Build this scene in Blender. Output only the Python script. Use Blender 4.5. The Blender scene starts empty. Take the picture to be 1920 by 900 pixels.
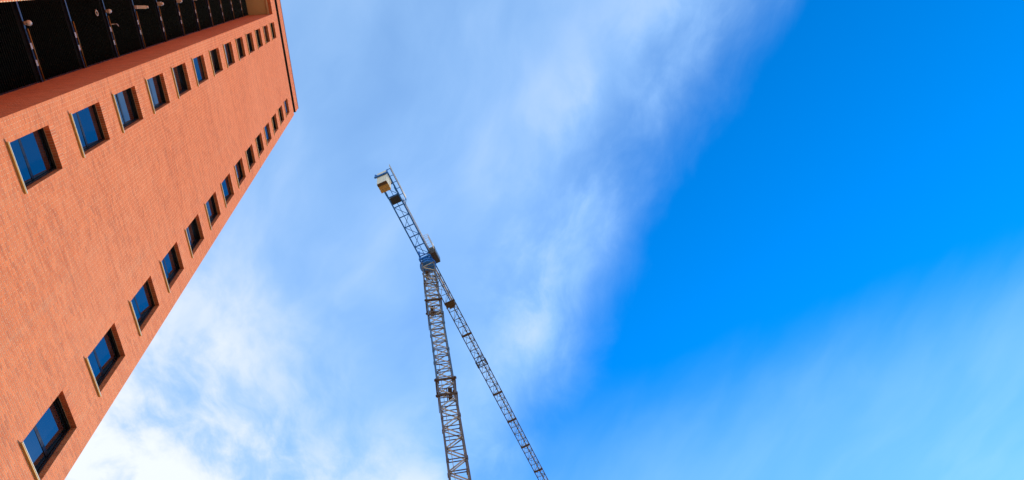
import bpy, math, random
import numpy as np
from mathutils import Vector, Matrix

random.seed(7)
RNG = np.random.default_rng(11)
SC = bpy.context.scene
COL = SC.collection

# ------------------------------------------------------------------ camera
CAM_Z = 1.6
RIGHT = Vector((0.03259678, -0.98231238, -0.18439047))
UP = Vector((-0.91548798, -0.10336873, 0.38884016))
FWD = Vector((0.40102271, -0.15613233, 0.90266466))
cam_data = bpy.data.cameras.new('camera')
cam = bpy.data.objects.new('camera', cam_data)
COL.objects.link(cam)
m = Matrix.Identity(4)
for i in range(3):
    m[i][0] = RIGHT[i]; m[i][1] = UP[i]; m[i][2] = -FWD[i]
m[0][3], m[1][3], m[2][3] = 0.0, 0.0, CAM_Z
cam.matrix_world = m
cam_data.sensor_width = 36.0
cam_data.lens = 36.0 * 1170.0 / 1920.0
cam_data.clip_start = 0.1
cam_data.clip_end = 5000.0
SC.camera = cam

def project(p):
    """pixel in the 1920 x 900 frame (numpy, n x 3)"""
    q = np.asarray(p, float) - np.array([0, 0, CAM_Z])
    x = q @ np.array(RIGHT); y = q @ np.array(UP); z = q @ np.array(FWD)
    return np.stack([960 + 1170 * x / z, 450 - 1170 * y / z], -1)

# ------------------------------------------------------------------ light
SUN_EL = math.radians(24.0)
SUN_DIR = Vector((0.86, -0.51, 0.0)).normalized() * math.cos(SUN_EL) + Vector((0, 0, math.sin(SUN_EL)))
sun_data = bpy.data.lights.new('sun', 'SUN')
sun_data.energy = 3.2
sun_data.angle = math.radians(0.53)
sun_data.color = (1.0, 0.90, 0.74)
sun = bpy.data.objects.new('sun', sun_data)
COL.objects.link(sun)
sun.rotation_euler = SUN_DIR.to_track_quat('Z', 'Y').to_euler()
sun.location = (60, -40, 120)

SC.view_settings.view_transform = 'Standard'
SC.view_settings.look = 'None'
SC.view_settings.gamma = 1.0
SC.view_settings.use_curve_mapping = False
SC.view_settings.exposure = 1.0
SC.render.engine = 'CYCLES'
SC.cycles.max_bounces = 8
SC.cycles.diffuse_bounces = 5
SC.cycles.glossy_bounces = 4

# ---- node helper
class NT:
    def __init__(self, tree):
        self.t = tree; self.n = tree.nodes; self.l = tree.links
    def node(self, kind, **kw):
        nd = self.n.new(kind)
        for k, v in kw.items():
            setattr(nd, k, v)
        return nd
    def put(self, sock, v):
        if isinstance(v, bpy.types.NodeSocket):
            self.l.new(v, sock)
        elif v is not None:
            sock.default_value = v
    def math(self, op, a, b=None, c=None, clamp=False):
        nd = self.node('ShaderNodeMath', operation=op, use_clamp=clamp)
        self.put(nd.inputs[0], a)
        if b is not None: self.put(nd.inputs[1], b)
        if c is not None: self.put(nd.inputs[2], c)
        return nd.outputs[0]
    def add(self, a, b): return self.math('ADD', a, b)
    def sub(self, a, b): return self.math('SUBTRACT', a, b)
    def mul(self, a, b): return self.math('MULTIPLY', a, b)
    def div(self, a, b): return self.math('DIVIDE', a, b)
    def smooth(self, v, lo, hi, a=0.0, b=1.0):
        nd = self.node('ShaderNodeMapRange', interpolation_type='SMOOTHSTEP')
        self.put(nd.inputs[0], v)
        for i, q in enumerate((lo, hi, a, b)):
            nd.inputs[1 + i].default_value = q
        return nd.outputs[0]
    def lin(self, v, lo, hi, a=0.0, b=1.0):
        nd = self.node('ShaderNodeMapRange')
        self.put(nd.inputs[0], v)
        for i, q in enumerate((lo, hi, a, b)):
            nd.inputs[1 + i].default_value = q
        return nd.outputs[0]
    def xyz(self, x, y, z):
        nd = self.node('ShaderNodeCombineXYZ')
        for i, q in enumerate((x, y, z)): self.put(nd.inputs[i], q)
        return nd.outputs[0]
    def sep(self, v):
        nd = self.node('ShaderNodeSeparateXYZ'); self.put(nd.inputs[0], v)
        return nd.outputs
    def noise(self, vec, scale=1.0, detail=4.0, rough=0.5, dist=0.0, lac=2.0):
        nd = self.node('ShaderNodeTexNoise')
        if vec is not None: self.put(nd.inputs['Vector'], vec)
        nd.inputs['Scale'].default_value = scale
        nd.inputs['Detail'].default_value = detail
        nd.inputs['Roughness'].default_value = rough
        nd.inputs['Lacunarity'].default_value = lac
        nd.inputs['Distortion'].default_value = dist
        return nd.outputs[0]
    def mix(self, f, a, b, blend='MIX'):
        nd = self.node('ShaderNodeMix', data_type='RGBA', blend_type=blend)
        nd.clamp_factor = True
        self.put(nd.inputs[0], f); self.put(nd.inputs[6], a); self.put(nd.inputs[7], b)
        return nd.outputs[2]
    def hsv(self, col, h=0.5, s=1.0, v=1.0):
        nd = self.node('ShaderNodeHueSaturation')
        self.put(nd.inputs['Hue'], h); self.put(nd.inputs['Saturation'], s); self.put(nd.inputs['Value'], v)
        self.put(nd.inputs['Color'], col)
        return nd.outputs[0]

# ---- sky: Nishita air with a bank of thin cirrus at cloud height
world = bpy.data.worlds.new('World')
SC.world = world
world.use_nodes = True
W = NT(world.node_tree)
bg = W.n['Background']
sky = W.node('ShaderNodeTexSky', sky_type='NISHITA')
sky.sun_disc = False
sky.sun_elevation = SUN_EL
sky.sun_rotation = math.atan2(SUN_DIR.x, SUN_DIR.y)
sky.altitude = 300.0
sky.air_density = 1.0
sky.dust_density = 0.0
sky.ozone_density = 2.0
air = W.hsv(sky.outputs[0], 0.5085, 1.6, 0.98)
gen = W.node('ShaderNodeTexCoord').outputs['Generated']
sx, sy, sz = W.sep(gen)
zc = W.math('MAXIMUM', sz, 0.12)
U = W.div(sx, zc)
V = W.mul(W.div(sy, zc), -1.0)
# warp the layer a little, then axes along / across the cirrus streets
base = W.xyz(U, V, 0.0)
w1 = W.sub(W.noise(base, 2.2, 3.0), 0.5)
w2 = W.sub(W.noise(W.xyz(W.add(U, 7.3), V, 0.0), 2.6, 3.0), 0.5)
Uw = W.add(U, W.mul(w1, 0.22))
Vw = W.add(V, W.mul(w2, 0.22))
along = W.sub(W.mul(Uw, 0.905), W.mul(Vw, 0.425))
across = W.add(W.mul(Uw, 0.425), W.mul(Vw, 0.905))
street = W.noise(W.xyz(W.mul(along, 1.6), W.mul(across, 3.4), 0.0), 1.5, 6.0, 0.52, 0.2)
puff = W.noise(W.xyz(W.mul(Uw, 1.0), W.mul(Vw, 1.3), 3.0), 4.2, 9.0, 0.60, 0.15)
patch = W.noise(W.xyz(U, V, 9.0), 1.9, 3.0, 0.5)
# distance to the left of the edge of the main bank
edge = W.sub(W.sub(W.add(0.655, W.mul(w1, 0.22)), W.mul(U, 0.47)), V)
edge = W.sub(edge, W.mul(W.math('MAXIMUM', W.mul(W.sub(U, 0.05), W.sub(0.68, U)), 0.0), 0.62))
edge = W.add(edge, W.mul(W.sub(puff, 0.5), 0.22))
bank = W.smooth(edge, -0.09, 0.22)
rim = W.mul(W.smooth(edge, 0.0, 0.12), W.smooth(edge, 0.42, 0.14))
thin = W.add(0.36, W.mul(W.smooth(street, 0.30, 0.74), 0.17))
thin = W.add(thin, W.mul(W.smooth(patch, 0.35, 0.7), 0.10))
thin = W.add(thin, W.mul(W.mul(rim, W.smooth(puff, 0.36, 0.68)), 0.17))
# the thicker, whiter clouds low beyond the tower
low = W.smooth(W.add(W.mul(U, 0.55), W.mul(V, -1.0)), 0.27, 1.12)
low = W.mul(low, W.add(0.28, W.mul(W.smooth(puff, 0.36, 0.64), 0.78)))
cl1 = W.mul(bank, W.add(thin, W.mul(low, 0.54)))
# far veil towards the horizon on the other side of the gap
e2 = W.add(W.add(U, W.mul(W.sub(V, 0.5), 0.27)), W.mul(W.sub(street, 0.5), 0.16))
cl2 = W.mul(W.add(W.smooth(e2, 0.72, 1.12, 0.0, 0.32), W.smooth(e2, 1.0, 1.65, 0.0, 0.16)), W.add(0.85, W.mul(W.smooth(street, 0.3, 0.75), 0.25)))
cloud = W.sub(1.0, W.mul(W.sub(1.0, cl1), W.sub(1.0, cl2)))
cloud = W.math('MINIMUM', cloud, 0.95)
cloud = W.mul(cloud, W.smooth(sz, 0.0, 0.15))
veil = W.mix(W.smooth(cloud, 0.45, 0.92), (1.9, 3.0, 4.4, 1.0), (3.25, 3.45, 3.75, 1.0))
skycol = W.mix(cloud, air, veil)
W.l.new(skycol, bg.inputs['Color'])
bg.inputs['Strength'].default_value = 0.15

# ------------------------------------------------------------------ object helpers
def tag(o, label=None, cat=None, group=None, kind=None):
    if label: o['label'] = label
    if cat: o['category'] = cat
    if group: o['group'] = group
    if kind: o['kind'] = kind
    return o

def empty(name, loc):
    o = bpy.data.objects.new(name, None)
    COL.objects.link(o); o.location = loc
    o.empty_display_size = 0.5
    return o

def link(name, mesh, parent=None, loc=(0, 0, 0), rot=None):
    o = bpy.data.objects.new(name, mesh)
    COL.objects.link(o)
    o.location = loc
    if rot: o.rotation_euler = rot
    if parent is not None: o.parent = parent
    return o

class MB:
    """collects boxes, bars, tubes into one mesh"""
    def __init__(self): self.v = []; self.f = []; self.s = []
    def poly(self, verts, faces, smooth=False):
        k = len(self.v)
        self.v += [tuple(p) for p in verts]
        self.f += [tuple(i + k for i in fc) for fc in faces]
        self.s += [smooth] * len(faces)
    BF = [(0, 3, 2, 1), (4, 5, 6, 7), (0, 1, 5, 4), (1, 2, 6, 5), (2, 3, 7, 6), (3, 0, 4, 7)]
    def box(self, a, b):
        x0, y0, z0 = a; x1, y1, z1 = b
        self.poly([(x0, y0, z0), (x1, y0, z0), (x1, y1, z0), (x0, y1, z0),
                   (x0, y0, z1), (x1, y0, z1), (x1, y1, z1), (x0, y1, z1)], self.BF)
        return self
    def bar(self, a, b, w, h=None, upv=(0, 0, 1)):
        h = h or w
        a = Vector(a); b = Vector(b); d = (b - a).normalized()
        u = Vector(upv)
        if abs(d.dot(u)) > 0.97: u = Vector((1, 0, 0))
        s = d.cross(u).normalized(); u = s.cross(d).normalized()
        s *= w / 2; u *= h / 2
        self.poly([a - s - u, a + s - u, a + s + u, a - s + u, b - s - u, b + s - u, b + s + u, b - s + u],
                  [(0, 1, 2, 3), (4, 7, 6, 5), (0, 4, 5, 1), (1, 5, 6, 2), (2, 6, 7, 3), (3, 7, 4, 0)])
        return self
    def tube(self, a, b, r0, r1=None, n=12, caps=True):
        r1 = r0 if r1 is None else r1
        a = Vector(a); b = Vector(b); d = (b - a).normalized()
        u = Vector((0, 0, 1)) if abs(d.z) < 0.9 else Vector((1, 0, 0))
        s = d.cross(u).normalized(); u = s.cross(d)
        vs = []
        for p, r in ((a, r0), (b, r1)):
            for i in range(n):
                t = 2 * math.pi * i / n
                vs.append(p + s * (r * math.cos(t)) + u * (r * math.sin(t)))
        k = len(self.v)
        self.v += [tuple(p) for p in vs]
        for i in range(n):
            j = (i + 1) % n
            self.f.append((k + i, k + j, k + n + j, k + n + i)); self.s.append(True)
        if caps:
            self.f.append(tuple(k + i for i in range(n))[::-1]); self.s.append(False)
            self.f.append(tuple(k + n + i for i in range(n))); self.s.append(False)
        return self
    def ball(self, c, r, n=12, sq=(1, 1, 1)):
        rows = n // 2
        k = len(self.v)
        for i in range(rows + 1):
            ph = math.pi * i / rows
            for j in range(n):
                t = 2 * math.pi * j / n
                self.v.append((c[0] + sq[0] * r * math.sin(ph) * math.cos(t), c[1] + sq[1] * r * math.sin(ph) * math.sin(t), c[2] + sq[2] * r * math.cos(ph)))
        for i in range(rows):
            for j in range(n):
                j2 = (j + 1) % n
                self.f.append((k + i * n + j, k + (i + 1) * n + j, k + (i + 1) * n + j2, k + i * n + j2)); self.s.append(True)
        return self
    def mesh(self, name, mat):
        me = bpy.data.meshes.new(name)
        me.from_pydata(self.v, [], self.f)
        me.polygons.foreach_set('use_smooth', self.s)
        me.materials.append(mat)
        me.validate(); me.update()
        return me
    def build(self, name, mat, parent=None, loc=(0, 0, 0), rot=None):
        return link(name, self.mesh(name, mat), parent, loc, rot)

# ------------------------------------------------------------------ materials
def material(name):
    mt = bpy.data.materials.new(name)
    mt.use_nodes = True
    return mt, NT(mt.node_tree), mt.node_tree.nodes['Principled BSDF']

def simple(name, col, rough=0.6, metal=0.0, var=0.15, scale=6.0, bump=0.0, rust=None, rust_amt=0.0):
    mt, N, P = material(name)
    pos = N.node('ShaderNodeNewGeometry').outputs['Position']
    nz = N.noise(pos, scale, 6.0, 0.6)
    c = N.mix(N.lin(nz, 0.3, 0.7), tuple(q * (1 - var) for q in col) + (1,), tuple(min(1, q * (1 + var)) for q in col) + (1,))
    if rust:
        r = N.smooth(N.noise(pos, scale * 0.6, 8.0, 0.7, 0.4), 0.62 - rust_amt, 0.72 - rust_amt * 0.6)
        c = N.mix(r, c, rust + (1,))
    N.put(P.inputs['Base Color'], c)
    N.put(P.inputs['Roughness'], N.lin(nz, 0.3, 0.7, rough - 0.08, rough + 0.08))
    P.inputs['Metallic'].default_value = metal
    if bump:
        b = N.node('ShaderNodeBump'); b.inputs['Strength'].default_value = bump; b.inputs['Distance'].default_value = 0.01
        N.put(b.inputs['Height'], N.noise(pos, scale * 8, 4.0)); N.put(P.inputs['Normal'], b.outputs[0])
    return mt

def brick_material(name, use_obj):
    mt, N, P = material(name)
    pos = N.node('ShaderNodeNewGeometry').outputs['Position']
    if use_obj:
        rnd = N.node('ShaderNodeObjectInfo').outputs['Random']
    else:
        rnd = N.node('ShaderNodeAttribute', attribute_name='tint').outputs['Fac']
    x, y, z = N.sep(pos)
    run = N.add(x, y)
    # batches of brick laid course by course: long streaks along the courses
    batch = N.noise(N.xyz(N.mul(run, 0.16), 0.0, N.mul(z, 1.7)), 1.0, 4.0, 0.6)
    pale = N.noise(N.xyz(N.mul(run, 0.12), 4.0, N.mul(z, 0.12)), 1.0, 3.0, 0.5)
    streak = N.noise(N.xyz(N.mul(run, 2.2), 8.0, N.mul(z, 0.10)), 1.0, 4.0, 0.6)
    c = N.mix(rnd, (0.46, 0.086, 0.018, 1), (0.68, 0.160, 0.042, 1))
    c = N.mix(N.lin(batch, 0.32, 0.68, 0.0, 0.75), c, (0.66, 0.164, 0.050, 1))
    c = N.mix(N.mul(N.smooth(pale, 0.42, 0.68), 0.35), c, (0.69, 0.200, 0.080, 1))
    band2 = N.noise(N.xyz(N.mul(run, 0.22), 13.0, N.mul(z, 4.0)), 1.0, 3.0, 0.6)
    c = N.mix(N.mul(N.smooth(band2, 0.52, 0.72), 0.55), c, (0.43, 0.085, 0.022, 1))
    dark = N.math('GREATER_THAN', N.math('FRACT', N.mul(rnd, 17.31)), 0.93)
    c = N.mix(N.mul(dark, 0.35), c, (0.33, 0.075, 0.03, 1))
    bloom = N.mul(N.smooth(streak, 0.56, 0.78), 0.18)
    c = N.mix(bloom, c, (0.62, 0.30, 0.16, 1))
    grain = N.noise(pos, 60.0, 4.0, 0.6)
    c = N.hsv(c, 0.5, 1.0, N.lin(grain, 0.3, 0.7, 0.9, 1.08))
    N.put(P.inputs['Base Color'], c)
    P.inputs['Roughness'].default_value = 0.85
    b = N.node('ShaderNodeBump'); b.inputs['Strength'].default_value = 0.25; b.inputs['Distance'].default_value = 0.004
    N.put(b.inputs['Height'], grain); N.put(P.inputs['Normal'], b.outputs[0])
    return mt

M_BRICK = brick_material('brick_batch', False)
M_BRICK1 = brick_material('brick_single', True)
M_MORTAR = simple('mortar', (0.68, 0.48, 0.30), 0.95, 0, 0.18, 9.0)
M_PLASTER = simple('soffit_plaster', (0.62, 0.46, 0.25), 0.9, 0, 0.06, 1.2)
M_SILL = simple('sill_stone', (0.56, 0.31, 0.07), 0.6, 0, 0.15, 5.0)
M_DARK = simple('dark_bronze', (0.018, 0.016, 0.018), 0.32, 0.3, 0.2, 8.0)
M_BLACK = simple('black_louvre', (0.005, 0.005, 0.006), 0.30, 0.0, 0.2, 6.0)
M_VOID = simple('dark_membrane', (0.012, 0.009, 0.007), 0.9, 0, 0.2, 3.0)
M_STEEL = simple('galvanised_trim', (0.07, 0.09, 0.13), 0.35, 0.6, 0.3, 3.0)
M_OCHRE = simple('ochre_conduit', (0.28, 0.14, 0.03), 0.5, 0.2, 0.2, 5.0)
M_WHITE = simple('white_fitting', (0.62, 0.56, 0.50), 0.4, 0, 0.06, 8.0)
M_ROOF = simple('roof_gravel', (0.35, 0.32, 0.28), 0.95, 0, 0.2, 20.0)

def glass_material():
    mt, N, P = material('tinted_glass')
    pos = N.node('ShaderNodeNewGeometry').outputs['Position']
    P.inputs['Base Color'].default_value = (0.006, 0.008, 0.012, 1)
    P.inputs['Roughness'].default_value = 0.015
    P.inputs['IOR'].default_value = 2.7
    b = N.node('ShaderNodeBump'); b.inputs['Strength'].default_value = 0.05; b.inputs['Distance'].default_value = 0.01
    N.put(b.inputs['Height'], N.noise(pos, 1.4, 2.0)); N.put(P.inputs['Normal'], b.outputs[0])
    return mt
M_GLASS = glass_material()

# ------------------------------------------------------------------ the ground
def ground_material():
    mt, N, P = material('plaza_paving')
    pos = N.node('ShaderNodeNewGeometry').outputs['Position']
    br = N.node('ShaderNodeTexBrick')
    N.put(br.inputs['Vector'], pos)
    br.inputs['Scale'].default_value = 1.0
    br.inputs['Brick Width'].default_value = 0.8
    br.inputs['Row Height'].default_value = 0.4
    br.inputs['Mortar Size'].default_value = 0.008
    br.inputs['Color1'].default_value = (0.39, 0.27, 0.14, 1)
    br.inputs['Color2'].default_value = (0.34, 0.235, 0.12, 1)
    br.inputs['Mortar'].default_value = (0.36, 0.28, 0.20, 1)
    n1 = N.noise(pos, 0.4, 6.0, 0.6)
    c = N.hsv(br.outputs['Color'], 0.5, 1.0, N.lin(n1, 0.3, 0.7, 0.88, 1.08))
    N.put(P.inputs['Base Color'], c)
    P.inputs['Roughness'].default_value = 0.85
    return mt
g = MB()
S = 1500.0
g.poly([(-S, -S, 0), (S, -S, 0), (S, S, 0), (-S, S, 0)], [(0, 1, 2, 3)])
tag(g.build('ground', ground_material()), 'pale sandstone paving of the open plaza below the tower', 'ground', kind='structure')

r_ = MB(); r_.box((-400, -11.0, 0.004), (400, 4.6, 0.008))
tag(r_.build('added_road', simple('asphalt', (0.05, 0.048, 0.046), 0.9, 0, 0.2, 12.0)), 'dark asphalt strip added out of view to cut ground bounce', 'added_road', kind='structure')  # unseen strip, added to weaken the bounce from the ground near the facade
r_ = MB(); r_.box((-400, 4.6, 0.004), (400, 9.0, 0.14))
tag(r_.build('pavement', simple('pavement_slab', (0.30, 0.26, 0.21), 0.9, 0, 0.15, 3.0)), 'pavement along the foot of the tower', 'pavement', kind='structure')

# ------------------------------------------------------------------ the brick tower
FY = 9.0                 # plane of the facade
PITCH = 0.0652           # course height
BL, BH = 0.2412, PITCH   # brick module
JT = 0.010               # joint
X_L, X_R = -8.0, 11.16   # corners
RX0, RX1 = 0.38, 2.80    # recess
RY = 10.845              # back of the recess
Z_TOP = 58.20            # top of the brickwork below the shadow gap
Z_REC = 56.33            # soffit of the recess
ZP0, ZP1 = 59.31, 61.04  # parapet band
BACK = 0.0025            # how far joints are recessed
ROW = lambda z: int(round(z / PITCH))
Z_TOPR = ROW(Z_TOP); Z_RECR = ROW(Z_REC)
ZP0R, ZP1R = ROW(ZP0), ROW(ZP1)

building = tag(empty('brick_tower', (0, FY, 0)), 'tall orange brick tower with two columns of small windows and a dark louvred recess', 'building')
BO = Vector((0, FY, 0))

def sill_z(k):
    if k < 0: z = 1.418 + 0.365 * k
    else: z = [1.418, 1.783][k] if k < 2 else 2.140 + 0.3373 * (k - 2)
    return 9.0 * z + CAM_Z
WH_R = 30
WH = WH_R * PITCH
WW = 1.176
COLS = {'A': 3.373, 'B': 9.329, 'C': 3.18 - 4.549, 'D': 3.18 - 10.505}
openings = []            # (x0, row0, column, level)
for cname, x0 in COLS.items():
    for k in range(-2, 14):
        openings.append((x0, ROW(sill_z(k)), cname, k))
SOLD_R = 4

holes = [(x0, x0 + WW, r0, r0 + WH_R + SOLD_R) for x0, r0, _, _ in openings]

def course_spans(r, x0, x1):
    spans = [(x0, x1)]
    for hx0, hx1, a, b in holes:
        if a <= r < b:
            out = []
            for s0, s1 in spans:
                if hx1 <= s0 or hx0 >= s1: out.append((s0, s1)); continue
                if hx0 > s0: out.append((s0, hx0))
                if hx1 < s1: out.append((hx1, s1))
            spans = out
    return spans

front = []               # x0, x1, z0, z1
for (xa, xb, ra, rb) in [(X_L, RX0, 0, Z_RECR), (RX1, X_R, 0, Z_RECR), (X_L, X_R, Z_RECR, Z_TOPR), (X_L, X_R, ZP0R, ZP1R)]:
    for r in range(ra, rb):
        off = (r % 2) * BL / 2
        for s0, s1 in course_spans(r, xa, xb):
            i = math.floor((s0 - off) / BL)
            while True:
                b0 = i * BL + off; b1 = b0 + BL; i += 1
                if b0 >= s1 - 1e-4: break
                c0 = max(b0, s0); c1 = min(b1, s1)
                if c1 - c0 < 0.03: continue
                e0 = c0 + (JT / 2 if b0 > s0 - 1e-4 else 0); e1 = c1 - (JT / 2 if b1 < s1 + 1e-4 else 0)
                front.append((e0, e1, r * PITCH + JT / 2, (r + 1) * PITCH - JT / 2))
front = np.array(front)
nF = len(front)
# the three hundred bricks that show largest in the photograph are objects of their own
FULL = BL - JT
cen = np.stack([(front[:, 0] + front[:, 1]) / 2, np.full(nF, FY), (front[:, 2] + front[:, 3]) / 2], -1)
pc = project(cen)
p1 = project(cen + np.array([FULL / 2, 0, 0])) - pc
p2 = project(cen + np.array([0, 0, PITCH / 2])) - pc
area = np.abs(p1[:, 0] * p2[:, 1] - p1[:, 1] * p2[:, 0])
infr = (pc[:, 0] > 4) & (pc[:, 0] < 1916) & (pc[:, 1] > 4) & (pc[:, 1] < 896) & (np.abs(front[:, 1] - front[:, 0] - FULL) < 1e-3) & (cen[:, 2] > 5)
score = np.where(infr, area, -1)
single = np.argsort(-score)[:300]
is_single = np.zeros(nF, bool); is_single[single] = True

def boxes_mesh(name, lo, hi, faces, mat, tint):
    """many boxes; faces = which of the six sides to keep, all built with foreach_set"""
    n = len(lo)
    v = np.empty((n, 8, 3), np.float32)
    pat = np.array([(0, 0, 0), (1, 0, 0), (1, 1, 0), (0, 1, 0), (0, 0, 1), (1, 0, 1), (1, 1, 1), (0, 1, 1)])
    for i in range(8):
        v[:, i, :] = np.where(pat[i] == 1, hi, lo)
    fa = np.array([MB.BF[i] for i in faces], np.int32)
    k = len(faces)
    loops = (fa[None, :, :] + (np.arange(n, dtype=np.int32) * 8)[:, None, None]).reshape(-1)
    me = bpy.data.meshes.new(name)
    me.vertices.add(n * 8); me.vertices.foreach_set('co', v.reshape(-1))
    me.loops.add(len(loops)); me.loops.foreach_set('vertex_index', loops)
    me.polygons.add(n * k)
    me.polygons.foreach_set('loop_start', np.arange(0, n * k * 4, 4, dtype=np.int32))
    me.update(calc_edges=True)
    at = me.attributes.new('tint', 'FLOAT', 'FACE')
    at.data.foreach_set('value', np.repeat(tint, k).astype(np.float32))
    me.materials.append(mat)
    me.validate()
    me.shade_flat()
    return me

# ---- wall body behind the bricks (joints show it), in strips round the openings
fw = MB()
T0, T1 = FY + BACK, FY + 0.36
def wall_strip(x0, x1, z0, z1): fw.box((x0, T0 - FY, z0), (x1, T1 - FY, z1))
for (xa, xb, cols) in [(X_L, RX0, ('D', 'C')), (RX1, X_R, ('A', 'B'))]:
    xs = xa + (BACK if xa == RX1 else 0)
    for c in cols:
        wall_strip(xs, COLS[c], 0, Z_RECR * PITCH)
        zz = 0.0
        for x0, r0, cn, k in openings:
            if cn != c: continue
            wall_strip(COLS[c], COLS[c] + WW, zz, r0 * PITCH)
            zz = (r0 + WH_R) * PITCH
            # brick lintels fill the next four courses; keep the body behind them
            fw.box((COLS[c], 0.135, zz), (COLS[c] + WW, T1 - FY, zz + SOLD_R * PITCH))
            fw.box((COLS[c], BACK, zz + 0.012), (COLS[c] + WW, 0.135, zz + SOLD_R * PITCH))
            zz += SOLD_R * PITCH
        wall_strip(COLS[c], COLS[c] + WW, zz, Z_RECR * PITCH)
        xs = COLS[c] + WW
    wall_strip(xs, xb - (BACK if xb == RX0 else 0), 0, Z_RECR * PITCH)
# beam over the recess, with its brick underside
fw.box((X_L, BACK, Z_RECR * PITCH + 0.002), (X_R, 0.36, Z_TOPR * PITCH))
front_wall = fw.build('front_wall', M_MORTAR, building)

keep = ~is_single
depth = RNG.uniform(-0.0008, 0.0006, nF)
lo = np.stack([front[:, 0], depth, front[:, 2]], -1)[keep]
hi = np.stack([front[:, 1], np.full(nF, BACK + 0.003), front[:, 3]], -1)[keep]
tint = RNG.uniform(0, 1, nF)
me = boxes_mesh('brickwork', lo, hi, [0, 1, 2, 3, 5], M_BRICK, tint[keep])
tag(link('brickwork', me, front_wall), 'orange stretcher bond brickwork with pale joints', kind='stuff')
bm_ = MB(); bm_.box((-FULL / 2, 0, -(PITCH - JT) / 2), (FULL / 2, BACK + 0.003, (PITCH - JT) / 2))
brick_mesh = bm_.mesh('brick', M_BRICK1)
for i in single:
    link('brick', brick_mesh, front_wall, ((front[i, 0] + front[i, 1]) / 2, depth[i], (front[i, 2] + front[i, 3]) / 2))

# ---- return walls of the recess
rw = MB()
rw.box((RX1 + BACK, 0.3605, 0), (RX1 + 0.35, RY - FY + 0.3, Z_RECR * PITCH))
return_wall = rw.build('recess_return_wall', M_MORTAR, building)
ret = []
for r in range(0, Z_RECR):
    off = (r % 2) * BL / 2 + 0.06
    i = -1
    while True:
        y0 = i * BL + off; y1 = y0 + BL; i += 1
        if y0 > RY - FY: break
        c0 = max(y0 + JT / 2, 0.004); c1 = min(y1 - JT / 2, RY - FY)
        if c1 - c0 < 0.02: continue
        ret.append((c0, c1, r * PITCH + JT / 2, (r + 1) * PITCH - JT / 2))
ret = np.array(ret)
lo = np.stack([RX1 + RNG.uniform(0.0002, 0.0014, len(ret)), ret[:, 0], ret[:, 2]], -1)
hi = np.stack([np.full(len(ret), RX1 + BACK + 0.003), ret[:, 1], ret[:, 3]], -1)
me = boxes_mesh('brickwork', lo, hi, [0, 1, 2, 4, 5], M_BRICK, RNG.uniform(0, 1, len(ret)))
tag(link('brickwork', me, return_wall), kind='stuff')
lw = MB(); lw.box((RX0 - 0.35, 0.361, 0), (RX0 - BACK, RY - FY + 0.3, Z_RECR * PITCH))
left_return = lw.build('recess_return_wall', M_MORTAR, building)
lo2 = np.stack([np.full(len(ret), RX0 - BACK - 0.003), ret[:, 0], ret[:, 2]], -1)
hi2 = np.stack([RX0 - RNG.uniform(0.0002, 0.0014, len(ret)), ret[:, 1], ret[:, 3]], -1)
me = boxes_mesh('brickwork', lo2, hi2, [0, 1, 2, 4, 3], M_BRICK, RNG.uniform(0, 1, len(ret)))
tag(link('brickwork', me, left_return), kind='stuff')

# ---- soffit of the recess and the brick underside of its beam
sf = MB(); sf.box((RX0 - 0.3, 0.27, Z_RECR * PITCH + 0.14), (RX1 + 0.3, RY - FY + 0.25, Z_RECR * PITCH + 0.34))
sf.build('recess_soffit', M_PLASTER, building)
bs = []
i = 0
x = RX0 + 0.005
while x < RX1 - 0.02:
    bs.append((x, min(x + 0.0634, RX1 - 0.003))); x += 0.0734
bs = np.array(bs)
z0 = Z_RECR * PITCH
lo = np.stack([bs[:, 0], np.full(len(bs), 0.004), np.full(len(bs), z0 - 0.008)], -1)
hi = np.stack([bs[:, 1], np.full(len(bs), 0.235), np.full(len(bs), z0 + 0.002)], -1)
me = boxes_mesh('beam_soffit_bricks', lo, hi, [0, 2, 3, 4, 5], M_BRICK, RNG.uniform(0, 1, len(bs)))
tag(link('beam_soffit_bricks', me, building), kind='stuff')

# ---- shadow gap, parapet, flanks and roof
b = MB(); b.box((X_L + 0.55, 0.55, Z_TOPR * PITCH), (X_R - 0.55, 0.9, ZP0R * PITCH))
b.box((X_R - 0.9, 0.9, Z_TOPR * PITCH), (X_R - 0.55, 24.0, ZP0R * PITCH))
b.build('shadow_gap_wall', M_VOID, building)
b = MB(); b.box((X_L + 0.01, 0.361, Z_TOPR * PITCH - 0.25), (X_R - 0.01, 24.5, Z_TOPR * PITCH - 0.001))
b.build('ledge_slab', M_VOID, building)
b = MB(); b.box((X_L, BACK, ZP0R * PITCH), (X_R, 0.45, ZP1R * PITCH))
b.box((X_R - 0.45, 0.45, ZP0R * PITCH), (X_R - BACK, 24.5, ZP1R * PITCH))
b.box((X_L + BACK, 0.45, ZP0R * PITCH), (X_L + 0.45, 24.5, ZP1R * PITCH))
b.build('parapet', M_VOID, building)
b = MB(); b.box((X_L - 0.02, -0.03, ZP1R * PITCH), (X_R + 0.02, 0.5, ZP1R * PITCH + 0.05))
b.build('parapet_coping', simple('coping_metal', (0.30, 0.11, 0.07), 0.5, 0.2), building)
b = MB(); b.box((X_L + 0.46, 0.46, ZP0R * PITCH + 0.3), (X_R - 0.46, 24.0, ZP0R * PITCH + 0.5))
b.build('roof', M_ROOF, building)

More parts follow.
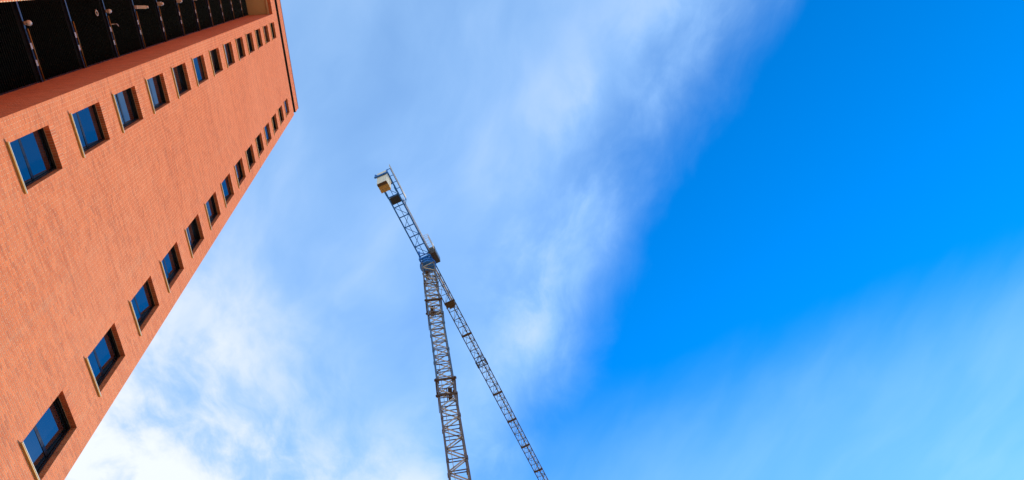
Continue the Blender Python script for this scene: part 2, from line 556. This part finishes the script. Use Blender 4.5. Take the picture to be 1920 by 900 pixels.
def flank_material():
    mt, N, P = material('flank_brick')
    pos = N.node('ShaderNodeNewGeometry').outputs['Position']
    x, y, z = N.sep(pos)
    br = N.node('ShaderNodeTexBrick')
    N.put(br.inputs['Vector'], N.xyz(N.add(x, y), z, 0.0))
    br.inputs['Scale'].default_value = 1.0
    br.inputs['Brick Width'].default_value = BL; br.inputs['Row Height'].default_value = PITCH
    br.inputs['Mortar Size'].default_value = 0.005
    br.inputs['Color1'].default_value = (0.50, 0.155, 0.062, 1); br.inputs['Color2'].default_value = (0.64, 0.235, 0.12, 1)
    br.inputs['Mortar'].default_value = (0.6, 0.48, 0.36, 1)
    N.put(P.inputs['Base Color'], br.outputs['Color']); P.inputs['Roughness'].default_value = 0.85
    return mt
M_FLANK = flank_material()
b = MB(); b.box((X_R - 0.35, 0.36, 0), (X_R, 24.5, Z_TOPR * PITCH - 0.26)); b.build('flank_wall', M_FLANK, building)
b = MB(); b.box((X_L, 0.36, 0), (X_L + 0.35, 24.5, Z_TOPR * PITCH - 0.26)); b.build('flank_wall', M_FLANK, building)
b = MB(); b.box((X_L + 0.35, 24.1, 0), (X_R - 0.35, 24.5, Z_TOPR * PITCH - 0.26)); b.build('rear_wall', M_FLANK, building)

# ---- windows
GY = 0.246               # glass plane
fr = MB()
f0, f1, fp = GY - 0.035, GY + 0.03, 0.055
fr.box((0.0, f0, 0.0), (fp, f1, WH)); fr.box((WW - fp, f0, 0.0), (WW, f1, WH))
fr.box((fp, f0, 0.0), (WW - fp, f1, fp)); fr.box((fp, f0, WH - fp), (WW - fp, f1, WH))
frame_mesh = fr.mesh('window', M_DARK)
TZ = 0.91
tr = MB(); tr.box((fp, f0 + 0.005, TZ - 0.05), (WW - fp, f1 - 0.004, TZ + 0.05)); transom_mesh = tr.mesh('transom', M_DARK)
def pane_mesh(z0, z1, tilt):
    p = MB(); hw = (WW - 2 * fp) / 2; hz = (z1 - z0) / 2
    p.box((-hw, -0.006, -hz), (hw, 0.006, hz))
    return p.mesh('pane', M_GLASS)
PL = (fp, TZ - 0.05); PU = (TZ + 0.05, WH - fp)
pane_lo = pane_mesh(*PL, 0); pane_up = pane_mesh(*PU, 0)
sl = MB()
sl.poly([(-0.045, -0.048, -0.045), (WW + 0.045, -0.048, -0.045), (WW + 0.045, -0.002, -0.045), (-0.045, -0.002, -0.045),
         (-0.045, -0.050, -0.016), (WW + 0.045, -0.050, -0.016), (WW + 0.045, -0.002, -0.004), (-0.045, -0.002, -0.004)], MB.BF)
sl.box((0.001, -0.002, -0.05), (WW - 0.001, f0, -0.003))
sill_mesh = sl.mesh('sill', M_SILL)
nz = MB(); nz.box((-0.048, -0.056, -0.015), (WW + 0.048, -0.03, 0.003)); nose_mesh = nz.mesh('sill_nosing', M_WHITE)
# lintel of bricks standing on end: their feet make the soffit of the opening
ns = 16; st = WW / ns
lo = np.array([(i * st + 0.005, RNG.uniform(-0.001, 0.001), RNG.uniform(0, 0.003)) for i in range(ns)])
hi = np.array([((i + 1) * st - 0.005, 0.13, SOLD_R * PITCH - 0.005) for i in range(ns)])
lintel_mesh = boxes_mesh('brick_lintel', lo, hi, [0, 1, 2, 3, 5], M_BRICK, RNG.uniform(0, 1, ns))
# brick jambs
jl, jh, jt = [], [], []
for r in range(WH_R):
    half = r % 2
    for y0, y1 in ([(0.004, 0.095), (0.105, GY - 0.036)] if half else [(0.004, GY - 0.036)]):
        jl.append((WW - 0.005, y0, r * PITCH + 0.005)); jh.append((WW + 0.002, y1, (r + 1) * PITCH - 0.005))
        jl.append((-0.002, y0, r * PITCH + 0.005)); jh.append((0.005, y1, (r + 1) * PITCH - 0.005))
jamb_mesh = boxes_mesh('brick_jamb', np.array(jl), np.array(jh), [0, 1, 2, 3, 4, 5], M_BRICK, RNG.uniform(0, 1, len(jl)))
sb = MB(); sb.box((0.006, 0.142, WH - 0.018), (WW - 0.006, f0 - 0.002, WH - 0.001))
sb.box((0.006, 0.165, WH - 0.05), (WW - 0.006, 0.180, WH - 0.018))
shut_mesh = sb.mesh('shutter_box', M_DARK)
gd = MB(); gd.box((0.006, 0.150, 0.0), (0.04, 0.185, WH - 0.02))
guide_mesh = gd.mesh('shutter_guide', M_DARK)
tilts = {('A', 2): 6.0, ('B', 2): 6.5, ('A', 6): 8.0, ('B', 6): 9.0, ('B', 7): 4.0, ('B', 10): 12.0, ('B', 13): 13.0, ('A', 8): 5.0, ('A', 12): 9.0}
for x0, r0, cn, k in openings:
    if cn == 'D' and k < 0: continue
    w = link('window', frame_mesh, building, (x0, 0, r0 * PITCH))
    link('transom', transom_mesh, w)
    for (za, zb), pm, up in ((PL, pane_lo, False), (PU, pane_up, True)):
        p = link('pane', pm, w, (WW / 2, GY, (za + zb) / 2))
        rx = random.uniform(-3.2, -1.6)
        if (cn, k) in (('A', 7), ('A', 5), ('B', 4), ('B', 8), ('B', 9), ('B', 11)) and up: rx = 2.5
        if (cn, k) in tilts and up: rx = -tilts[(cn, k)]
        p.rotation_euler = (math.radians(-rx), 0, math.radians(random.uniform(-0.6, 0.6)))
    link('sill', sill_mesh, w)
    link('sill_nosing', nose_mesh, w)
    tag(link('brick_lintel', lintel_mesh, w, (0, 0, WH)), kind='stuff')
    tag(link('brick_jamb', jamb_mesh, w), kind='stuff')
    link('shutter_box', shut_mesh, w)
    link('shutter_guide', guide_mesh, w); link('shutter_guide', guide_mesh, w, (WW - 0.046, 0, 0))

# ---- louvred screens in the recess, storey by storey
RW = RX1 - RX0
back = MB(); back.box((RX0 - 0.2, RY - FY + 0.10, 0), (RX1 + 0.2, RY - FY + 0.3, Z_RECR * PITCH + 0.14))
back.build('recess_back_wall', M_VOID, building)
FP = 0.3373 * 9.0
band0 = 2.452 * 9 + CAM_Z
SP = 0.116
slat = MB()
slat.poly([(0, -0.045, -0.030), (RW, -0.045, -0.030), (RW, -0.041, -0.034), (0, -0.041, -0.034),
           (0, 0.041, 0.034), (RW, 0.041, 0.034), (RW, 0.045, 0.030), (0, 0.045, 0.030)],
          [(0, 1, 5, 4), (3, 7, 6, 2), (0, 3, 2, 1), (4, 5, 6, 7), (0, 4, 7, 3), (1, 2, 6, 5)])
slat_mesh = slat.mesh('slat', M_BLACK)
band = MB(); band.box((0, -0.075, -0.05), (RW, 0.10, 0.05)); band_mesh = band.mesh('floor_band', M_STEEL)
lip = MB(); lip.box((0, -0.085, -0.058), (RW, -0.02, -0.051)); lip_mesh = lip.mesh('drip_lip', M_DARK)
cond = MB(); cond.tube((0.85, -0.10, 0.075), (RW - 0.02, -0.10, 0.075), 0.02, n=8); cond_mesh = cond.mesh('conduit', M_OCHRE)
clip = MB(); clip.box((-0.09, -0.092, -0.052), (0.09, -0.0755, 0.052)); clip_mesh = clip.mesh('joint_cover', M_WHITE)
globe = MB(); globe.tube((0, 0.02, 0), (0, -0.08, 0), 0.06, n=14); globe.ball((0, -0.11, 0), 0.085, 14); globe_mesh = globe.mesh('globe_lamp', M_WHITE)
camr = MB(); camr.box((-0.07, -0.10, -0.06), (0.07, -0.0, 0.06)); camr.bar((0, -0.08, 0.02), (0.02, -0.40, 0.16), 0.13, 0.11)
camr.tube((0.02, -0.40, 0.16), (0.025, -0.47, 0.19), 0.05, n=12); camr_mesh = camr.mesh('spotlight', M_WHITE)
boxl = MB(); boxl.box((-0.09, -0.16, -0.07), (0.09, 0.0, 0.07)); boxl.ball((0.0, -0.19, 0.0), 0.075, 12); boxl_mesh = boxl.mesh('bulkhead_lamp', M_WHITE)
def hook_mesh():
    h = MB(); pts = [(0, 0, 0)] + [(0, -0.06 - 0.16 * t / 6, 0.04 * math.sin(t * 0.6)) for t in range(7)] + [(0.05, -0.23, 0.06), (0.10, -0.22, 0.09)]
    for a, c in zip(pts, pts[1:]): h.tube(a, c, 0.016, n=8)
    return h.mesh('hose_hook', M_WHITE)
def ring_mesh():
    h = MB(); n = 18
    pts = [(0.09 * math.cos(2 * math.pi * i / n), -0.1, 0.09 * math.sin(2 * math.pi * i / n)) for i in range(n + 1)]
    for a, c in zip(pts, pts[1:]): h.tube(a, c, 0.018, n=8)
    h.tube((0, -0.1, 0.09), (-0.12, -0.02, 0.22), 0.016, n=8)
    return h.mesh('cable_coil', M_WHITE)
for fl in range(-6, 11):
    zb = band0 + fl * FP
    if zb > Z_RECR * PITCH - 0.4: break
    bnd = link('floor_band', band_mesh, building, (RX0, RY - FY, zb))
    link('drip_lip', lip_mesh, bnd)
    link('conduit', cond_mesh, bnd)
    if fl >= -1:
        for cx in ((1.35, 1.85) if fl % 2 == 0 else (1.30, 1.72)):
            link('joint_cover', clip_mesh, bnd, (cx, 0, 0))
    lx = 0.1195 * 9.0 - RX0
    if fl in (0, 2): link('globe_lamp', globe_mesh, bnd, (lx, -0.08, 0.06))
    if fl == 3: link('spotlight', camr_mesh, bnd, (lx, -0.08, 0.12))
    if fl in (4, 5, 6, 7): link('bulkhead_lamp', boxl_mesh, bnd, (lx, -0.08, 0.10))
    if fl == 2:
        link('hose_hook', hook_mesh(), bnd, (0.173 * 9 - RX0, -0.08, 0.16))
    if fl == 1:
        link('cable_coil', ring_mesh(), bnd, (lx, -0.06, 2.0))
    lp = MB(); top = min(FP - 0.05, Z_RECR * PITCH + 0.13 - zb)
    lp.box((0, -0.05, 0.05), (0.04, 0.05, top)); lp.box((RW - 0.04, -0.05, 0.05), (RW, 0.05, top)); lp.box((0.04, 0.06, 0.05), (RW - 0.04, 0.09, top))
    pan = lp.build('louvre_panel', M_BLACK, building, (RX0, RY - FY, zb))
    n = int((top - 0.12) / SP)
    if fl >= -1:
        for i in range(n): link('slat', slat_mesh, pan, (0, 0, 0.13 + i * SP))
    else:
        one = MB()
        for i in range(n):
            z = 0.13 + i * SP
            one.box((0.041, -0.045, z - 0.03), (RW - 0.041, 0.05, z + 0.004))
        tag(one.build('slats', M_BLACK, pan), kind='stuff')

# ------------------------------------------------------------------ the tower crane
K = 80.0
CX, CY = 0.4649 * K, -0.0212 * K
TH = math.atan2(-0.345, 0.94)
M_GALV = simple('mast_paint', (0.13, 0.105, 0.095), 0.5, 0.1, 0.25, 1.2, rust=(0.06, 0.03, 0.015), rust_amt=0.10)
M_GALVB = simple('mast_blue_grey', (0.07, 0.115, 0.18), 0.5, 0.1, 0.25, 1.2, rust=(0.06, 0.03, 0.015), rust_amt=0.05)
M_BRACE = simple('brace_paint', (0.46, 0.38, 0.29), 0.55, 0.1, 0.25, 1.0, rust=(0.07, 0.035, 0.015), rust_amt=0.10)
M_BLUE = simple('crane_blue', (0.010, 0.13, 0.46), 0.4, 0.0, 0.25, 1.5)
M_JIB = simple('jib_paint', (0.04, 0.045, 0.08), 0.5, 0.1, 0.3, 0.7, rust=(0.06, 0.025, 0.018), rust_amt=0.12)
M_JBR = simple('jib_brace', (0.40, 0.38, 0.38), 0.5, 0.1, 0.25, 1.0, rust=(0.06, 0.03, 0.02), rust_amt=0.10)
M_PLATE = simple('rusty_plate', (0.085, 0.045, 0.018), 0.75, 0.1, 0.35, 4.0)
M_CONC = simple('weight_concrete', (0.76, 0.67, 0.54), 0.9, 0, 0.10, 2.5, 0.2)
M_BOUNCE = simple('bounce_ochre', (0.44, 0.26, 0.07), 0.8, 0, 0.2, 3.0)  # warm ground bounce below the weights, put into the colour
M_CAB = simple('cab_panel', (0.055, 0.036, 0.017), 0.6, 0.0, 0.2, 3.0)
M_RAIL = simple('rail_white', (0.6, 0.55, 0.50), 0.5, 0.1, 0.15, 4.0)

crane = tag(empty('tower_crane', (CX, CY, 0)), 'tall flat-top lattice tower crane with blue counter-jib and pale hanging counterweights', 'tower crane')
b = MB(); b.box((-3.2, -3.2, 0.004), (3.2, 3.2, 1.2)); b.box((-1.3, -1.3, 1.2), (1.3, 1.3, 3.4)); b.build('base_block', M_CONC, crane)

HW = 0.78                                   # half width between leg centres
SEC = 5.4; BAY = 1.35
Z0 = 79.0 - 14 * SEC
leg_m = {}
for key, mat in (('grey', M_GALV), ('blue', M_GALVB)):
    lg = MB()
    for sx_ in (-1, 1):
        for sy_ in (-1, 1):
            lg.box((sx_ * HW - 0.075, sy_ * HW - 0.075, 0), (sx_ * HW + 0.075, sy_ * HW + 0.075, SEC - 0.012))
            for zz in (0.0, SEC - 0.17):
                lg.box((sx_ * HW - 0.12, sy_ * HW - 0.12, zz + 0.001), (sx_ * HW + 0.12, sy_ * HW + 0.12, zz + 0.15))
    leg_m[key] = lg.mesh('mast_section', mat)
hor_mesh, dia_mesh = [], []
corners = [(-HW, -HW), (HW, -HW), (HW, HW), (-HW, HW)]
for fc in range(4):
    a = corners[fc]; c = corners[(fc + 1) % 4]
    for bay in range(4):
        z0 = bay * BAY + 0.08; z1 = (bay + 1) * BAY + 0.08
        hb = MB(); hb.bar((a[0], a[1], z0), (c[0], c[1], z0), 0.07, 0.07); hor_mesh.append(hb.mesh('horizontal_bar', M_GALV))
        db = MB()
        if (bay + fc) % 2: db.bar((a[0], a[1], z1 - 0.06), (c[0], c[1], z0 + 0.06), 0.085, 0.085)
        else: db.bar((a[0], a[1], z0 + 0.06), (c[0], c[1], z1 - 0.06), 0.085, 0.085)
        dia_mesh.append(db.mesh('diagonal_brace', M_BRACE))
lad = MB()
for s in (-0.2, 0.2): lad.tube((0.25 + s, 0.35, 0), (0.25 + s, 0.35, SEC), 0.02, n=6)
for i in range(18): lad.tube((0.05, 0.35, 0.15 + i * 0.3), (0.45, 0.35, 0.15 + i * 0.3), 0.012, n=6)
ladder_mesh = lad.mesh('ladder', M_BRACE)
plat = MB(); plat.box((-HW + 0.09, -0.5, 0), (HW - 0.09, -0.1, 0.05)); plat.bar((-HW, 0, 0.0), (HW, 0, 0.0), 0.09, 0.12)
plat_mesh = plat.mesh('rest_platform', M_PLATE)
colm = MB()
for fc in range(4):
    a = Vector(corners[fc] + (0,)); c = Vector(corners[(fc + 1) % 4] + (0,))
    d = (c - a).normalized(); o = Vector((d.y, -d.x, 0)) * 0.15
    colm.bar(a - d * 0.30 + o, c + d * 0.30 + o, 0.12, 0.24 if fc % 2 else 0.20)
for c in corners: colm.box((c[0] - 0.16, c[1] - 0.16, -0.22), (c[0] + 0.16, c[1] + 0.16, 0.22))
collar_mesh = colm.mesh('mast_collar', M_PLATE)
for s in range(14):
    zb = Z0 + s * SEC
    key = 'blue' if 9 <= s <= 11 else 'grey'
    sec = link('mast_section', leg_m[key], crane, (0, 0, zb))
    if s >= 5:
        for me in hor_mesh: link('horizontal_bar', me, sec)
        for me in dia_mesh: link('diagonal_brace', me, sec)
    else:
        jo = MB()
        for fc in range(4):
            a = corners[fc]; c = corners[(fc + 1) % 4]
            for bay in range(4):
                z0 = bay * BAY + 0.08; z1 = z0 + BAY
                jo.bar((a[0], a[1], z0), (c[0], c[1], z0), 0.085); jo.bar((a[0], a[1], z0 + 0.06), (c[0], c[1], z1 - 0.06), 0.1)
        tag(jo.build('lattice', M_BRACE, sec), kind='stuff')
    link('ladder', ladder_mesh, sec)
    if s in (8, 11, 13): link('rest_platform', plat_mesh, sec, (0, 0, 4.15 if s != 13 else 3.2), (0, 0, (s % 2) * math.pi))
for zc_ in (68.2, 52.0): link('mast_collar', collar_mesh, crane, (0, 0, zc_))
tie = MB(); tie.box((-HW - 0.25, -HW - 0.16, -0.12), (HW + 0.25, -HW - 0.10, 0.12)); tie.box((-HW - 0.25, HW + 0.10, -0.12), (HW + 0.25, HW + 0.16, 0.12))
tie.box((-HW - 0.17, -HW - 0.1, -0.1), (-HW - 0.11, HW + 0.1, 0.1))
tie_mesh = tie.mesh('jacking_clamp', M_PLATE)
for zc_ in (64.6, 49.6, 72.6): link('jacking_clamp', tie_mesh, crane, (0, 0, zc_))

# slewing unit
JZ = K + CAM_Z
b = MB(); b.tube((0, 0, 79.0), (0, 0, 79.45), 0.95, 1.05, 28); b.tube((0, 0, 79.45), (0, 0, 79.8), 1.12, 1.12, 28); b.tube((0, 0, 79.8), (0, 0, 80.4), 0.98, 0.98, 28)
b.build('slewing_ring', M_BLUE, crane)
b = MB()
for sx_ in (-1, 1):
    for sy_ in (-1, 1):
        b.bar((sx_ * 0.85, sy_ * 0.75, 80.2), (sx_ * 0.95, sy_ * 0.72, JZ + 1.6), 0.18)
b.box((-1.05, -0.86, 80.4), (1.05, -0.70, 80.75)); b.box((-1.05, 0.70, 80.4), (1.05, 0.86, 80.75))
b.box((-1.05, -0.70, 80.4), (-0.85, 0.70, 80.75)); b.box((0.85, -0.70, 80.4), (1.05, 0.70, 80.75))
b.bar((-0.95, -0.72, 80.8), (-0.95, 0.72, JZ + 1.2), 0.1); b.bar((0.95, -0.72, JZ + 1.2), (0.95, 0.72, 80.8), 0.1)
b.build('slewing_frame', M_BLUE, crane, rot=(0, 0, TH))

# cab on the right of the mast (local -y), with its access basket
cab = MB()
y0, y1 = -1.62, -0.62
cab.poly([(-1.0, y0, -0.4), (0.75, y0, -0.4), (0.75, y1, -0.4), (-1.0, y1, -0.4), (-1.0, y0, 1.6), (0.95, y0, 1.6), (0.95, y1, 1.6), (-1.0, y1, 1.6)], MB.BF)
cab_o = cab.build('operator_cab', M_CAB, crane, (0, 0, JZ - 0.4), (0, 0, TH))
b = MB(); b.box((-0.8, y0 - 0.012, 0.5), (0.75, y0 - 0.002, 1.4)); b.build('cab_window', M_GLASS, cab_o)
b = MB(); b.poly([(0.86, y0 + 0.08, 0.3), (0.86, y1 - 0.08, 0.3), (0.96, y1 - 0.08, 1.45), (0.96, y0 + 0.08, 1.45), (0.84, y0 + 0.08, 0.3), (0.84, y1 - 0.08, 0.3), (0.94, y1 - 0.08, 1.45), (0.94, y0 + 0.08, 1.45)], MB.BF); b.build('windscreen', M_GLASS, cab_o)
b = MB()
for x in (-3.0, -2.0, -1.05):
    for y in (-1.55, -0.80): b.tube((x, y, 0.4), (x, y, 1.7), 0.03, n=8)
for z in (0.42, 1.05, 1.7):
    b.tube((-3.0, -1.55, z), (-1.05, -1.55, z), 0.03, n=8); b.tube((-3.0, -1.55, z), (-3.0, -0.80, z), 0.03, n=8); b.tube((-3.0, -0.8, z), (-1.05, -0.8, z), 0.025, n=8)
for x in (-2.6, -2.2, -1.8, -1.4): b.tube((x, -1.55, 0.42), (x, -0.8, 0.42), 0.02, n=8)
b.build('access_basket', M_RAIL, cab_o)

# counter-jib, pointing back towards the camera side (local -x)
CW = 0.72
CL = 13.95
cj = MB()
for s in (-1, 1): cj.box((-CL, s * CW - 0.08, -0.11), (-0.6, s * CW + 0.08, 0.13))
cj_o = cj.build('counter_jib', M_BLUE, crane, (0, 0, JZ), (0, 0, TH))
xm = MB(); xm.bar((0, -CW + 0.08, 0), (0, CW - 0.08, 0), 0.12, 0.12); cross_mesh = xm.mesh('cross_beam', M_BLUE)
dm1 = MB(); dm1.bar((0, -CW + 0.08, 0.0), (-1.55, CW - 0.08, 0.0), 0.06); dm2 = MB(); dm2.bar((0, CW - 0.08, 0.0), (-1.55, -CW + 0.08, 0.0), 0.06)
dmesh = [dm1.mesh('floor_brace', M_BLUE), dm2.mesh('floor_brace', M_BLUE)]
nb = 8
for i in range(nb + 1):
    x = -0.9 - i * 1.6
    link('cross_beam', cross_mesh, cj_o, (x, 0, 0))
    if i < nb - 1 and i != 5: link('floor_brace', dmesh[i % 2], cj_o, (x - 0.02, 0, 0.02))
b = MB(); b.bar((-12.6, 0, 0.03), (-0.9, 0, 0.03), 0.07); b.build('centre_stringer', M_BLUE, cj_o)
# hand rails: pale on the right, blue on the left
for s, mt_ in ((-1, M_RAIL), (1, M_BLUE)):
    b = MB()
    for i in range(9):
        x = -0.9 - i * 1.05
        b.tube((x, s * (CW + 0.1), 0.1), (x, s * (CW + 0.1), 1.15), 0.022, n=6)
    for z in (0.62, 1.15): b.tube((-9.4, s * (CW + 0.1), z), (-0.9, s * (CW + 0.1), z), 0.03, n=6)
    b.box((-9.4, s * (CW + 0.1) - 0.012, 0.14), (-0.9, s * (CW + 0.1) + 0.012, 0.30))
    b.build('hand_rail', mt_, cj_o)
wk = MB()
for i in range(6): wk.bar((-9.3 - i * 0.95, -CW, 0.0), (-9.3 - i * 0.95, -CW - 0.55, 0.0), 0.07)
wk.bar((-9.3, -CW - 0.55, 0.0), (-14.1, -CW - 0.55, 0.0), 0.07); wk.bar((-9.3, -CW - 0.55, 0), (-8.5, -CW, 0), 0.07)
wk.build('side_walkway', M_BLUE, cj_o)
b = MB()
for i in range(6): b.tube((-9.3 - i * 0.95, -CW - 0.55, 0.0), (-9.3 - i * 0.95, -CW - 0.55, 1.15), 0.022, n=6)
for z in (0.6, 1.15): b.tube((-14.3, -CW - 0.55, z), (-9.3, -CW - 0.55, z), 0.035, n=6)
b.box((-14.1, -CW - 0.60, 0.05), (-9.3, -CW - 0.59, 0.25))
b.build('walkway_rail', M_RAIL, cj_o)
b = MB(); b.box((-10.35, -CW + 0.09, -0.10), (-9.35, CW - 0.09, 0.02)); b.tube((-9.85, -0.5, 0.55), (-9.85, 0.5, 0.55), 0.42, n=20); b.box((-10.25, -0.62, 0.02), (-9.45, -0.52, 0.7)); b.box((-10.25, 0.52, 0.02), (-9.45, 0.62, 0.7))
b.build('hoist_winch', simple('winch_black', (0.012, 0.012, 0.012), 0.6), cj_o)
b = MB()
for s in (-1, 1):
    b.box((-14.0, s * (CW + 0.02) - 0.10, -0.16), (-10.4, s * (CW + 0.02) + 0.10, -0.115)); b.box((-11.6, s * (CW) - 0.13, -0.3), (-10.9, s * CW + 0.13, -0.17))
b.box((-14.17, -CW - 0.2, -1.35), (-13.97, CW + 0.2, -1.05))
for s in (-1, 1): b.box((-14.10, s * (CW + 0.12) - 0.06, -1.1), (-13.98, s * (CW + 0.12) + 0.06, 0.1))
b.build('weight_cradle', M_BLUE, cj_o)
b = MB(); b.box((-12.40, -CW + 0.05, -0.05), (-12.15, CW - 0.05, 0.10)); b.build('end_cross_member', M_RAIL, cj_o)
for i, (xa, xb, zb) in enumerate([(-13.93, -13.50, -3.9), (-13.48, -13.02, -3.75), (-13.0, -12.55, -3.75)]):
    q = MB(); hw = 0.66; c_ = 0.06
    prof = [(xa, -hw + c_), (xa + c_, -hw), (xb - c_, -hw), (xb, -hw + c_), (xb, hw - c_), (xb - c_, hw), (xa + c_, hw), (xa, hw - c_)]
    zt = 0.55 + 0.12 * (i % 2)
    n = len(prof)
    vs = [(p[0], p[1], zb) for p in prof] + [(p[0], p[1], zt) for p in prof]
    q.poly(vs, [tuple(range(n))[::-1], tuple(range(n, 2 * n))] + [(j, (j + 1) % n, n + (j + 1) % n, n + j) for j in range(n)])
    cwb = q.build('counterweight_block', M_CONC, cj_o)
    sheet_ = MB(); sheet_.box((xa + 0.02, -hw + 0.02, zb - 0.05), (xb - 0.02, hw - 0.02, zb - 0.002)); sheet_.build('underside_tint', (M_PLATE if i == 0 else M_BOUNCE), cwb)  # added sheets: ochre paints ground bounce on the undersides, near one dark

# jib, pointing away (local +x): triangular lattice in 6.1 m lengths
JS = 6.1; JH = 1.35; nbay = 4; JB = JS / nbay
def jib_meshes(matc, matb):
    ch = MB()
    for s in (-1, 1): ch.box((0, s * CW - 0.06, -0.06), (JS - 0.01, s * CW + 0.06, 0.06))
    ch.box((0, -0.065, JH - 0.065), (JS - 0.01, 0.065, JH + 0.065))
    bars = []
    for i in range(nbay):
        x0 = i * JB; x1 = x0 + JB; xm_ = (x0 + x1) / 2
        k = MB(); k.bar((x0 + 0.06, -CW, 0), (x0 + 0.06, CW, 0), 0.06); bars.append(('bottom_bar', k.mesh('bottom_bar', matc)))
        k = MB()
        if i % 2: k.bar((x0 + 0.06, -CW, 0), (x1 + 0.06, CW, 0), 0.045)
        else: k.bar((x0 + 0.06, CW, 0), (x1 + 0.06, -CW, 0), 0.045)
        bars.append(('bottom_diagonal', k.mesh('bottom_diagonal', matc)))
        for s in (-1, 1):
            k = MB(); k.bar((x0 + 0.06, s * CW, 0), (xm_, 0, JH), 0.06); bars.append(('side_brace', k.mesh('side_brace', matb)))
            k = MB(); k.bar((xm_, 0, JH), (x1 + 0.06, s * CW, 0), 0.06); bars.append(('side_brace', k.mesh('side_brace', matb)))
    return ch.mesh('jib_section', matc), bars
jm = jib_meshes(M_JIB, M_JBR)
XJ0 = 1.5
pl_ = MB(); pl_.box((-0.16, -CW + 0.07, -0.09), (0.16, CW - 0.07, 0.05)); pl_.box((-0.12, -CW - 0.09, -0.1), (0.12, -CW + 0.07, 0.09)); pl_.box((-0.12, CW - 0.07, -0.1), (0.12, CW + 0.09, 0.09))
splice_mesh = pl_.mesh('splice_plate', M_PLATE)
wkj = MB()
wkj.box((0, -0.52, 0.16), (JS - 0.02, -0.30, 0.19))
for i in range(5): wkj.tube((0.3 + i * 1.3, -0.66, 0.1), (0.3 + i * 1.3, -0.62, 1.0), 0.018, n=6)
wkj.tube((0, -0.64, 1.0), (JS, -0.64, 1.0), 0.022, n=6)
walk_mesh = wkj.mesh('jib_walkway', M_RAIL)
pu = MB(); pu.box((-0.10, -0.16, JH + 0.07), (0.10, 0.16, JH + 0.22)); pulley_mesh = pu.mesh('rope_guide', M_RAIL)
nsec = 9
for s in range(nsec):
    x = XJ0 + s * JS
    sec = link('jib_section', jm[0], crane, (x * math.cos(TH), x * math.sin(TH), JZ), (0, 0, TH))
    for nm, me in jm[1]: link(nm, me, sec)
    if s in (1, 2, 4, 5, 6, 7): link('splice_plate', splice_mesh, sec, (0.0 + (0.15 if s > 1 else 0), 0, 0))
    if s == 0: link('jib_walkway', walk_mesh, sec)
    if s >= 2:
        for i in range(nbay): link('rope_guide', pulley_mesh, sec, (0.4 + i * JB, 0, 0))
# boxed collar where the two halves of the jib are pinned
jc = MB()
for x in (-0.45, 0.45):
    jc.box((x - 0.07, -CW - 0.14, -0.15), (x + 0.07, CW + 0.14, -0.065))
    for s in (-1, 1): jc.bar((x, s * (CW + 0.1), -0.1), (x, s * 0.1, JH + 0.1), 0.09)
for s in (-1, 1): jc.box((-0.6, s * (CW + 0.02) - 0.11, -0.12), (0.6, s * (CW + 0.02) + 0.11, 0.12))
x = 19.6
jc.build('jib_collar', M_JIB, crane, (x * math.cos(TH), x * math.sin(TH), JZ), (0, 0, TH))
tl = MB(); tl.box((-0.42, -CW + 0.05, -0.30), (0.20, CW - 0.05, -0.20)); tl.box((-0.5, -CW - 0.03, -0.24), (-0.42, CW + 0.03, 0.16)); tl.box((0.2, -CW + 0.25, -0.42), (0.42, CW - 0.35, -0.2))
for s in (-1, 1):
    for xx in (-0.4, 0.25): tl.tube((xx, s * (CW - 0.02), -0.13), (xx, s * (CW + 0.10), -0.13), 0.08, n=12)
x = 8.06
tl.build('trolley', M_PLATE, crane, (x * math.cos(TH), x * math.sin(TH), JZ), (0, 0, TH))
